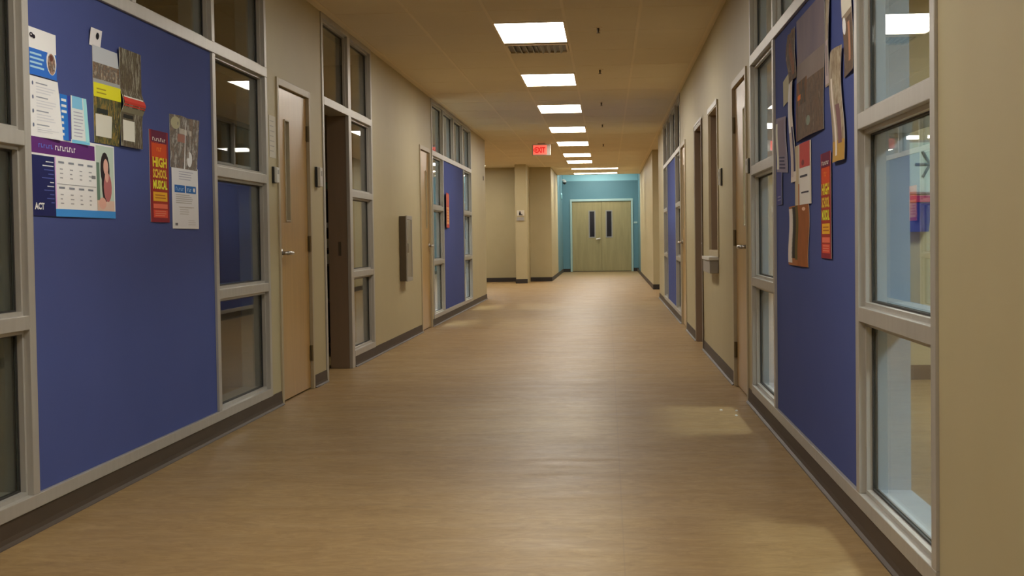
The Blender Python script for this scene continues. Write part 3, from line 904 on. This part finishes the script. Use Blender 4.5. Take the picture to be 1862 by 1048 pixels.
# ------------------------------------------------------------------ posters
class Sheet:
    """a sheet of printed paper pinned to a tackboard. u runs left to right as read, v upward; bend pushes it off the wall"""
    def __init__(s, side, yleft, w_, z0, h, bend=None, tilt=0.0, off=0.0025, nu=10, nv=12, wave=0.0):
        s.side, s.y, s.w, s.z, s.h, s.tilt, s.off = side, yleft, w_, z0, h, tilt, off
        s.bend = bend or (lambda a, b: 0.004 * math.sin(PI * a) * (1 - b))
        s.wave = wave
        s.mb = MB(); s.mats = []
        s.nu, s.nv = nu, nv

    def P(s, u, v, l):
        d = 0.004 - (s.off + s.bend(u / s.w, v / s.h) + l)
        u = u + s.wave * math.sin(v / s.h * 5.2 + 0.8)
        uu = u - s.w / 2; vv = v - s.h / 2
        c, n = math.cos(s.tilt), math.sin(s.tilt)
        u2 = uu * c - vv * n + s.w / 2; v2 = uu * n + vv * c + s.h / 2
        yy = s.y + u2 if s.side == 'L' else s.y - u2
        return (SX(s.side, d), yy, s.z + v2)

    def mi(s, m):
        if not isinstance(m, bpy.types.Material): m = flat(m)
        if m not in s.mats: s.mats.append(m)
        return s.mats.index(m)

    def grid(s, u0, v0, u1, v1, l, mi, nu, nv):
        n = len(s.mb.v)
        for j in range(nv + 1):
            for i in range(nu + 1):
                s.mb.v.append(s.P(u0 + (u1 - u0) * i / nu, v0 + (v1 - v0) * j / nv, l))
        for j in range(nv):
            for i in range(nu):
                a = n + j * (nu + 1) + i
                s.mb.f.append((a, a + 1, a + nu + 2, a + nu + 1)); s.mb.m.append(mi)
        return n

    def sheet(s, m):
        k = s.mi(m); b = s.mi((215, 210, 200))
        nu, nv = s.nu, s.nv
        n1 = s.grid(0, 0, s.w, s.h, 0, k, nu, nv)
        n2 = s.grid(0, 0, s.w, s.h, -0.0012, b, nu, nv)
        edge = ([(i, 0) for i in range(nu)] + [(nu, j) for j in range(nv)] + [(nu - i, nv) for i in range(nu)] + [(0, nv - j) for j in range(nv)])
        for q in range(len(edge)):
            a, c = edge[q], edge[(q + 1) % len(edge)]
            ia, ic = a[1] * (nu + 1) + a[0], c[1] * (nu + 1) + c[0]
            s.mb.f.append((n1 + ia, n1 + ic, n2 + ic, n2 + ia)); s.mb.m.append(b)
        return s

    def rect(s, u0, v0, u1, v1, m, l=0.0006):
        """u, v as fractions of the sheet"""
        nu = max(1, int(s.nu * abs(u1 - u0) + 0.99)); nv = max(1, int(s.nv * abs(v1 - v0) + 0.99))
        s.grid(u0 * s.w, v0 * s.h, u1 * s.w, v1 * s.h, l, s.mi(m), nu, nv)
        return s

    def blob(s, u, v, ru, rv, m, l=0.0012, seg=16, rot=0):
        n = len(s.mb.v); k = s.mi(m)
        s.mb.v.append(s.P(u * s.w, v * s.h, l))
        for i in range(seg):
            a = 2 * PI * i / seg
            x, y = ru * math.cos(a), rv * math.sin(a)
            s.mb.v.append(s.P((u + x) * s.w, (v + y) * s.h, l))
        for i in range(seg):
            s.mb.f.append((n, n + 1 + i, n + 1 + (i + 1) % seg)); s.mb.m.append(k)
        return s

    def lines(s, u0, v0, u1, v1, n, m, fill=0.35, l=0.0012, jit=0.35):
        for i in range(n):
            vv = v1 - (v1 - v0) * (i + 0.5) / n
            hh = (v1 - v0) / n * fill / 2
            e = u1 - (u1 - u0) * jit * rnd.random()
            s.rect(u0, vv - hh, e, vv + hh, m, l)
        return s

    def scribble(s, u0, v0, u1, v1, n, m, l=0.0018):
        """a word too small or blurred to read: a row of short strokes"""
        wd = (u1 - u0) / n
        for i in range(n):
            a = u0 + i * wd
            hh = (v1 - v0) * (0.7 + 0.3 * rnd.random())
            s.rect(a, v0, a + wd * 0.28, v0 + hh, m, l)
            if i % 2 == 0: s.rect(a + wd * 0.3, v0 + hh * 0.75, a + wd * 0.72, v0 + hh, m, l)
            else: s.rect(a + wd * 0.3, v0, a + wd * 0.72, v0 + hh * 0.3, m, l)
        return s

    def text(s, txt, u0, v0, u1, v1, m, bold=0.0, l=0.0018):
        v_, fc, w_, h_ = text_tris(txt, 1.0, bold)
        n = len(s.mb.v); k = s.mi(m)
        for a, b in v_:
            s.mb.v.append(s.P((u0 + (u1 - u0) * a / w_) * s.w, (v0 + (v1 - v0) * b / h_) * s.h, l))
        for q in fc:
            s.mb.f.append(tuple(n + i for i in q)); s.mb.m.append(k)
        return s

    def done(s, name, label, cat='poster', group=None):
        return tag(s.mb.build(name, s.mats), label, cat, group)


WH = (222, 220, 214)
ph_crowd = photo('photo_crowd', [(70, 55, 45), (150, 120, 95), (95, 90, 85), (190, 175, 150), (60, 60, 65)], (30, 30, 22))
ph_forest = photo('photo_forest', [(50, 45, 35), (110, 100, 75), (80, 65, 50), (165, 160, 140), (60, 62, 50)], (40, 40, 9))
ph_mixed = photo('photo_yellow_green', [(45, 50, 40), (160, 130, 60), (90, 95, 60), (60, 55, 45), (185, 160, 90)], (34, 34, 16))
ph_grey = photo('photo_grey_faces', [(75, 70, 65), (150, 130, 115), (105, 98, 92), (185, 180, 172), (120, 75, 65)], (22, 22, 14))
ph_skin = photo('photo_face', [(120, 80, 60), (185, 150, 130), (90, 75, 60), (225, 220, 215)], (30, 30, 30))
ph_brown = photo('photo_brown', [(70, 52, 38), (120, 95, 75), (90, 75, 62), (150, 130, 110)], (20, 20, 10))
ph_autumn = photo('photo_autumn_trees', [(60, 42, 25), (150, 85, 35), (95, 72, 45), (70, 60, 45), (120, 95, 60)], (16, 16, 7))
ph_news = photo('photo_newsprint', [(125, 108, 85), (185, 172, 148), (150, 130, 105), (95, 82, 70)], (24, 24, 9))

# left board, from left to right
s = Sheet('L', 5.42, 0.285, 1.775, 0.185).sheet(WH)
s.rect(0, 0, 1, 0.56, (45, 100, 185))
s.blob(0.12, 0.83, 0.065, 0.055, (30, 25, 35)).blob(0.11, 0.835, 0.022, 0.018, (200, 195, 195), 0.0016).blob(0.20, 0.81, 0.05, 0.045, (30, 25, 35))
s.lines(0.05, 0.12, 0.52, 0.50, 4, (150, 190, 235), 0.45)
s.blob(0.80, 0.36, 0.19, 0.27, (215, 215, 215), 0.0010).blob(0.80, 0.33, 0.15, 0.23, ph_skin, 0.0014).blob(0.79, 0.46, 0.07, 0.07, (95, 55, 45), 0.0018)
s.done('poster', 'white and blue brochure at the top left corner of the left blue board')
s = Sheet('L', 5.415, 0.30, 1.535, 0.236, lambda a, b: 0.018 * a * a * (1 - b)).sheet((228, 226, 222))
for i in range(4):
    s.blob(0.13, 0.88 - i * 0.23, 0.025, 0.035, (90, 100, 125))
    s.rect(0.24, 0.885 - i * 0.23, 0.62, 0.905 - i * 0.23, (140, 145, 155))
    s.lines(0.24, 0.72 - i * 0.23 if i < 3 else 0.08, 0.9, 0.86 - i * 0.23, 3, (190, 192, 198), 0.3)
s.done('poster', 'tall white numbered list sheet below the blue brochure on the left board')
s = Sheet('L', 5.732, 0.112, 1.54, 0.188).sheet((40, 110, 190))
s.rect(0.72, 0, 1, 1, (50, 60, 150))
for i in range(7):
    s.rect(0.12, 0.10 + i * 0.125, 0.30 + 0.3 * (i > 3), 0.155 + i * 0.125, (205, 225, 240))
s.done('poster', 'narrow bright blue card with white marks, right of the numbered list')
s = Sheet('L', 5.855, 0.175, 1.535, 0.198, lambda a, b: 0.012 * a * (1 - b)).sheet((206, 220, 232))
s.rect(0.06, 0.74, 0.72, 1, (120, 180, 220)).rect(0, 0, 1, 0.07, (110, 180, 225)).rect(0.78, 0.05, 1, 1, (150, 205, 230))
s.lines(0.12, 0.12, 0.72, 0.70, 8, (165, 165, 180), 0.3)
s.done('poster', 'pale blue leaflet standing right of the narrow blue card')
s = Sheet('L', 5.42, 0.945, 1.225, 0.325, nu=16).sheet(WH)
s.rect(0, 0.76, 0.735, 0.955, (88, 40, 105)).rect(0, 0, 0.25, 0.735, (30, 34, 82)).rect(0.25, 0, 1, 0.095, (60, 135, 205))
s.rect(0.25, 0.10, 0.262, 0.74, (200, 160, 205), 0.001)
s.scribble(0.08, 0.83, 0.24, 0.89, 6, (90, 100, 185)).scribble(0.26, 0.825, 0.50, 0.895, 9, (225, 205, 225))
s.text('ACT', 0.025, 0.075, 0.125, 0.16, (230, 230, 235), 0.04)
for i in range(11):
    s.rect(0.235 - 0.10 * rnd.random() - 0.03, 0.66 - i * 0.05, 0.235, 0.672 - i * 0.05, (200, 205, 225) if i in (0, 1, 5, 6) else (75, 85, 150), 0.0012)
for r0 in (0.42, 0.10):
    for c in range(4):
        u = 0.29 + c * 0.115
        s.rect(u, r0 + 0.25, u + 0.065, r0 + 0.275, (120, 125, 135), 0.0012)
        for k in range(3):
            s.rect(u + 0.015, r0 + 0.17 - k * 0.055, u + 0.035 + 0.02 * rnd.random(), r0 + 0.185 - k * 0.055, (150, 150, 155), 0.0012)
s.rect(0.27, 0.405, 0.74, 0.412, (130, 130, 135), 0.0012)
s.rect(0.685, 0.52, 0.735, 0.56, (110, 110, 115), 0.0014)
s.rect(0.75, 0.10, 0.985, 0.98, (176, 190, 178), 0.001)
s.rect(0.75, 0.10, 0.985, 0.24, (200, 175, 160), 0.0012).rect(0.75, 0.24, 0.79, 0.75, (95, 120, 105), 0.0012)
s.blob(0.865, 0.66, 0.062, 0.24, (38, 30, 34), 0.0014).blob(0.86, 0.46, 0.045, 0.25, (42, 34, 36), 0.0014)
s.blob(0.875, 0.70, 0.033, 0.11, (205, 160, 145), 0.0018)
s.blob(0.895, 0.42, 0.055, 0.20, (165, 100, 100), 0.0018).blob(0.885, 0.57, 0.026, 0.08, (200, 155, 140), 0.0020)
s.blob(0.82, 0.20, 0.05, 0.08, (205, 160, 145), 0.0018)
s.done('poster', 'wide purple, navy and white schedule poster with a photo of a long-haired person')
s = Sheet('L', 6.085, 0.135, 1.975, 0.075, lambda a, b: 0.01 * b).sheet((215, 208, 212))
s.blob(0.62, 0.62, 0.14, 0.2, (25, 22, 30))
s.done('paper_tag', 'small white tag with a dark pin above the yellow-banded flyer', 'paper tag')
s = Sheet('L', 6.12, 0.315, 1.555, 0.425, lambda a, b: 0.012 * math.sin(PI * b) * a).sheet((150, 152, 152))
s.rect(0, 0.66, 1, 0.83, ph_crowd).rect(0, 0.83, 1, 1, (176, 180, 186)).rect(0, 0.0, 1, 0.49, ph_mixed)
s.rect(0, 0.475, 1, 0.62, (225, 205, 45), 0.002).rect(0.05, 0.07, 0.66, 0.30, (200, 198, 185), 0.0014).rect(0.1, 0.31, 0.5, 0.36, (40, 45, 40), 0.0014)
s.lines(0.1, 0.50, 0.45, 0.58, 2, (150, 135, 40), 0.3, 0.0026)
s.done('poster', 'photo flyer with a bright yellow band across its middle')
s = Sheet('L', 6.432, 0.30, 1.56, 0.45, lambda a, b: 0.012 + 0.02 * math.exp(-((b - 0.45) / 0.07) ** 2)).sheet((120, 115, 95))
s.rect(0, 0.5, 1, 1, ph_forest).rect(0, 0, 1, 0.43, ph_forest, 0.0008).rect(0, 0.41, 1, 0.50, (190, 62, 50), 0.0016)
s.rect(0.05, 0.50, 0.95, 0.52, (225, 205, 195), 0.002).rect(0.08, 0.06, 0.62, 0.27, (205, 202, 190), 0.0016).rect(0.1, 0.29, 0.55, 0.34, (40, 40, 36), 0.0016)
s.done('poster', 'forest photo flyer with a red band, right of the yellow-banded one')


def musical(side, y, w_, z, h, lab, bend=None, tilt=0.0):
    s = Sheet(side, y, w_, z, h, bend, tilt).sheet((128, 38, 48))
    s.rect(0.10, 0.86, 0.90, 1.0, (95, 30, 55)).rect(0.10, 0.70, 0.90, 0.87, (190, 70, 30))
    s.scribble(0.15, 0.885, 0.85, 0.925, 7, (225, 200, 190))
    s.scribble(0.35, 0.775, 0.62, 0.82, 3, (225, 120, 45))
    s.rect(0.10, 0.10, 0.90, 0.70, (150, 50, 35), 0.0005)
    s.text('HIGH', 0.13, 0.60, 0.88, 0.71, (235, 190, 50), 0.04)
    s.text('SCHOOL', 0.13, 0.48, 0.88, 0.58, (232, 175, 60), 0.04)
    s.text('MUSICAL', 0.13, 0.36, 0.88, 0.46, (225, 205, 60), 0.04)
    s.rect(0.13, 0.23, 0.88, 0.33, (228, 160, 40), 0.0008)
    s.lines(0.22, 0.25, 0.80, 0.31, 2, (170, 100, 30), 0.4, 0.0012, 0.1)
    s.rect(0.13, 0.15, 0.88, 0.20, (215, 105, 80), 0.0008).rect(0.13, 0.05, 0.88, 0.135, (200, 75, 55), 0.0008)
    s.lines(0.2, 0.06, 0.82, 0.13, 3, (225, 140, 110), 0.25, 0.0012, 0.2)
    return s.done('poster', lab)


musical('L', 6.87, 0.30, 1.215, 0.455, 'maroon and orange school musical poster on the left blue board')
s = Sheet('L', 7.205, 0.47, 1.50, 0.272, lambda a, b: 0.02 * b * abs(math.sin(5 * a))).sheet((120, 115, 108))
s.rect(0, 0, 1, 1, ph_grey).rect(0.2, 0.5, 0.5, 0.65, (150, 105, 92), 0.001).rect(0.25, 0.66, 0.75, 0.76, (175, 168, 158), 0.001).rect(0.49, 0.0, 0.53, 0.9, (205, 205, 205), 0.001)
s.blob(0.14, 0.85, 0.12, 0.12, (165, 160, 130), 0.001).blob(0.7, 0.2, 0.09, 0.15, (225, 224, 218), 0.001)
s.done('poster', 'crumpled grey photo flyer above the white sheet with the blue band')
s = Sheet('L', 7.222, 0.468, 1.185, 0.325).sheet((218, 216, 216))
s.rect(0.04, 0.03, 0.96, 0.97, (205, 205, 208), 0.0005)
s.rect(0.08, 0.58, 0.46, 0.70, (40, 95, 165), 0.001).rect(0.5, 0.58, 0.9, 0.70, (45, 100, 165), 0.001)
s.scribble(0.12, 0.61, 0.42, 0.67, 5, (140, 180, 220)).scribble(0.55, 0.61, 0.72, 0.67, 3, (170, 195, 220)).blob(0.82, 0.64, 0.04, 0.035, (220, 230, 240), 0.0016)
s.lines(0.25, 0.78, 0.8, 0.94, 4, (165, 165, 178), 0.35).lines(0.12, 0.40, 0.9, 0.56, 5, (170, 168, 165), 0.45, 0.001).lines(0.25, 0.22, 0.72, 0.36, 4, (175, 172, 168), 0.3)
s.rect(0.22, 0.345, 0.8, 0.352, (150, 130, 120), 0.001).rect(0.08, 0.05, 0.17, 0.09, (110, 110, 115), 0.001).lines(0.55, 0.05, 0.9, 0.15, 3, (185, 183, 180), 0.3)
s.done('poster', 'white information sheet with a blue band, lowest right on the left board')
# orange poster on the far left board
s = Sheet('L', 19.52, 0.62, 1.27, 0.48, lambda a, b: 0.03 * (1 - a)).sheet((175, 70, 60))
s.rect(0.1, 0.1, 0.95, 0.6, (215, 150, 95)).rect(0.1, 0.62, 0.95, 0.97, (190, 95, 70)).lines(0.2, 0.15, 0.85, 0.55, 5, (200, 110, 60), 0.4)
s.done('poster', 'small orange poster on the far left blue board')

# right board: papers that have curled off the board
s = Sheet('R', 7.07, 0.88, 1.56, 0.58, lambda a, b: 0.003 + 0.010 * math.sin(PI * a) * (1 - b), nu=16, wave=-0.03).sheet((125, 112, 118))
s.rect(0, 0.62, 1, 1, noisy('poster_dusk_sky', lin((112, 100, 118)), lin((135, 122, 125)), (3, 3, 2), 0.7, spec=0.2), 0.0006)
s.rect(0, 0.44, 1, 0.62, noisy('poster_dusk_haze', lin((150, 135, 128)), lin((130, 115, 110)), (3, 3, 2), 0.7, spec=0.2), 0.0006)
s.rect(0, 0, 1, 0.45, ph_brown, 0.0008).rect(0, 0.28, 0.45, 0.48, ph_autumn, 0.0012).rect(0, 0, 0.12, 0.3, ph_autumn, 0.0012)
s.blob(0.55, 0.12, 0.07, 0.04, (120, 130, 115), 0.0014).rect(0.08, 0.33, 0.22, 0.37, (205, 105, 35), 0.0016)
s.done('poster', 'largest landscape poster on the right board, dusk sky over brown land, its edge curling off')
s = Sheet('R', 7.40, 0.30, 1.87, 0.25, lambda a, b: 0.003 + 0.007 * math.sin(7 * a + 3 * b) ** 2, 0.05, wave=0.04).sheet((120, 100, 88))
s.rect(0, 0, 1, 1, ph_brown).rect(0.45, 0.1, 0.75, 0.8, (125, 85, 65), 0.001)
s.done('poster', 'small crumpled brown print left of the large landscape poster')
s = Sheet('R', 7.62, 0.34, 1.79, 0.13, lambda a, b: 0.001 + 0.006 * a * b, 0.06).sheet((165, 160, 135))
s.done('poster', 'pale olive scrap sticking out below the crumpled brown print')
s = Sheet('R', 7.34, 0.19, 1.37, 0.50, lambda a, b: 0.005 + 0.008 * a * b, wave=0.05).sheet((205, 195, 185))
s.rect(0, 0.5, 0.45, 1, (215, 210, 235)).rect(0.6, 0.1, 0.95, 0.55, (60, 55, 85), 0.001).rect(0.1, 0.05, 0.5, 0.5, (190, 175, 165), 0.001)
s.done('poster', 'long narrow pale sheet hanging left of the large landscape poster')
s = Sheet('R', 7.93, 0.46, 1.44, 0.29, lambda a, b: 0.002 + 0.006 * a * b, -0.05, wave=0.03).sheet((130, 122, 140))
s.rect(0.0, 0.05, 0.2, 0.9, (205, 205, 190)).rect(0.2, 0.3, 0.85, 0.95, (125, 112, 125), 0.001).lines(0.25, 0.05, 0.8, 0.3, 4, (70, 66, 90), 0.5)
s.done('poster', 'lilac-grey leaflet at the far left edge of the right board')
s = Sheet('R', 7.925, 0.25, 1.27, 0.17, lambda a, b: 0.001 + 0.004 * a).sheet((72, 74, 128))
s.lines(0.2, 0.1, 0.8, 0.3, 2, (140, 140, 165), 0.3)
s.done('poster', 'small dark blue card at the far left edge of the right board')
s = Sheet('R', 7.16, 0.55, 1.25, 0.29, lambda a, b: 0.002 + 0.006 * math.sin(PI * a)).sheet((195, 185, 170))
s.rect(0, 0, 0.3, 1, (180, 165, 135)).rect(0.38, 0.60, 0.95, 1, (178, 75, 70)).rect(0.35, 0.0, 0.95, 0.6, (205, 200, 192)).rect(0.28, 0, 0.36, 0.35, (165, 90, 45), 0.001)
s.lines(0.42, 0.40, 0.9, 0.52, 1, (65, 65, 72), 0.3, 0.0014).lines(0.5, 0.15, 0.9, 0.24, 1, (65, 65, 72), 0.3, 0.0014).blob(0.6, 0.68, 0.08, 0.05, (120, 60, 60), 0.0014)
s.done('poster', 'white flyer with a red top under the large landscape poster')
s = Sheet('R', 7.42, 0.72, 0.955, 0.295, lambda a, b: 0.002 + 0.008 * math.sin(PI * a) * (0.5 + b / 2), wave=-0.03).sheet((150, 95, 55))
s.rect(0.0, 0.04, 0.25, 0.96, (208, 198, 188)).rect(0.22, 0.12, 0.5, 0.98, (45, 38, 30)).rect(0.5, 0.0, 0.98, 1, noisy('poster_orange_brown', lin((175, 100, 45)), lin((150, 88, 38)), (9, 9, 5), 0.7, spec=0.2))
s.rect(0.42, 0.1, 0.55, 1, (95, 80, 35), 0.001).blob(0.8, 0.93, 0.07, 0.03, (210, 170, 140), 0.001)
s.done('poster', 'brown and golden print, lowest on the right board')
musical('R', 6.31, 0.30, 1.005, 0.45, 'maroon and orange school musical poster on the right blue board', lambda a, b: 0.002 + 0.003 * a)
s = Sheet('R', 5.975, 0.29, 1.40, 0.45, lambda a, b: 0.008 + 0.012 * math.sin(PI * a) * (0.4 + 0.6 * b), wave=0.045).sheet((165, 150, 130))
s.rect(0, 0, 1, 1, ph_news).rect(0, 0, 1, 0.18, (165, 130, 65), 0.001).rect(0.35, 0.05, 0.5, 0.75, (205, 195, 185), 0.0012).rect(0.6, 0.15, 0.85, 0.5, (115, 85, 85), 0.0012)
s.done('poster', 'tan newsprint page bulging off the right board near its right edge')
s = Sheet('R', 6.155, 0.135, 1.73, 0.42, lambda a, b: 0.002 + 0.010 * math.sin(PI * b) * a, wave=-0.012).sheet((150, 135, 118))
s.rect(0, 0.45, 1, 1, ph_news).rect(0.1, 0.02, 0.9, 0.45, (175, 160, 158), 0.001).rect(0.4, 0.1, 0.6, 0.4, (120, 108, 110), 0.0014)
s.done('poster', 'twisted pale paper strip right of the large landscape poster')
s = Sheet('R', 5.71, 0.24, 1.72, 0.44, lambda a, b: 0.002 + 0.008 * a * (1 - b), 0.04, wave=0.03).sheet((135, 120, 102))
s.rect(0, 0.55, 1, 1, (200, 195, 180)).rect(0, 0, 1, 0.5, ph_brown).blob(0.2, 0.45, 0.18, 0.08, (235, 235, 232), 0.0012).rect(0.55, 0.1, 0.75, 0.45, (165, 120, 95), 0.0012)
s.done('poster', 'rumpled brown and white sheet in the top right corner of the right board')

# ------------------------------------------------------------------ things in the right room
t = empty('wall_picture', (2.5, 10.93, 1.40), 'pale poster with a dark snowflake pattern seen through the nearest right window', 'picture')
f = MB(); f.box(2.19, 2.66, 10.935, 10.949, 1.40, 1.80); f.build('picture_frame', M['grey'], t, 0.002)
f = MB(); f.box(2.205, 2.645, 10.931, 10.9345, 1.415, 1.785)
f.build('print', flat((175, 195, 190)), t)
f = MB()
for k in range(6):
    a = k * PI / 3
    c, s_ = math.cos(a), math.sin(a)
    f.tube([(2.42, 10.9295, 1.62), (2.42 + 0.11 * c, 10.9295, 1.62 + 0.11 * s_)], 0.0008 if False else 0.012, 6)
f.build('pattern', flat((95, 110, 115)), t)
t = empty('wall_basket', (2.30, 10.9, 1.1), 'blue wall pocket with a red rim seen through the nearest right window', 'basket')
f = MB()
n = len(f.v)
for z, hw in ((1.115, 0.088), (1.335, 0.115)):
    f.v += [(2.30 - hw, 10.948, z), (2.30 + hw, 10.948, z), (2.30 + hw, 10.84, z), (2.30 - hw, 10.84, z)]
for q in ((0, 1, 2, 3), (0, 1, 5, 4), (1, 2, 6, 5), (2, 3, 7, 6), (3, 0, 4, 7)):
    f.f.append(tuple(n + i for i in q)); f.m.append(0)
f.build('pocket', flat((40, 50, 120)), t)
f = MB(); f.box(2.18, 2.42, 10.83, 10.948, 1.335, 1.385); f.build('rim', flat((150, 45, 85)), t, 0.004)

# scraps on the floor
for i, (x, y) in enumerate(((0.705, 9.10), (0.80, 9.06), (0.775, 8.82))):
    f = MB()
    pts = [(x + 0.012 * math.cos(a) * (0.7 + 0.3 * rnd.random()), y + 0.016 * math.sin(a) * (0.7 + 0.4 * rnd.random())) for a in [k * PI / 3 for k in range(6)]]
    n = len(f.v)
    f.v += [(a, b, 0.0008) for a, b in pts] + [(x + (a - x) * 0.7, y + (b - y) * 0.7, 0.007) for a, b in pts]
    for k in range(6):
        f.f.append((n + k, n + (k + 1) % 6, n + 6 + (k + 1) % 6, n + 6 + k)); f.m.append(0)
    f.f.append(tuple(n + 6 + k for k in range(6))); f.m.append(0)
    f.f.append(tuple(n + k for k in range(6))[::-1]); f.m.append(0)
    tag(f.build('paper_scrap', M['white']), ['white scrap on the floor, left one of the three by the near right door', 'white scrap on the floor, the one nearest the near right door', 'white scrap on the floor, nearest the viewer of the three'][i], 'scrap', 'scraps on the floor by the right wall')
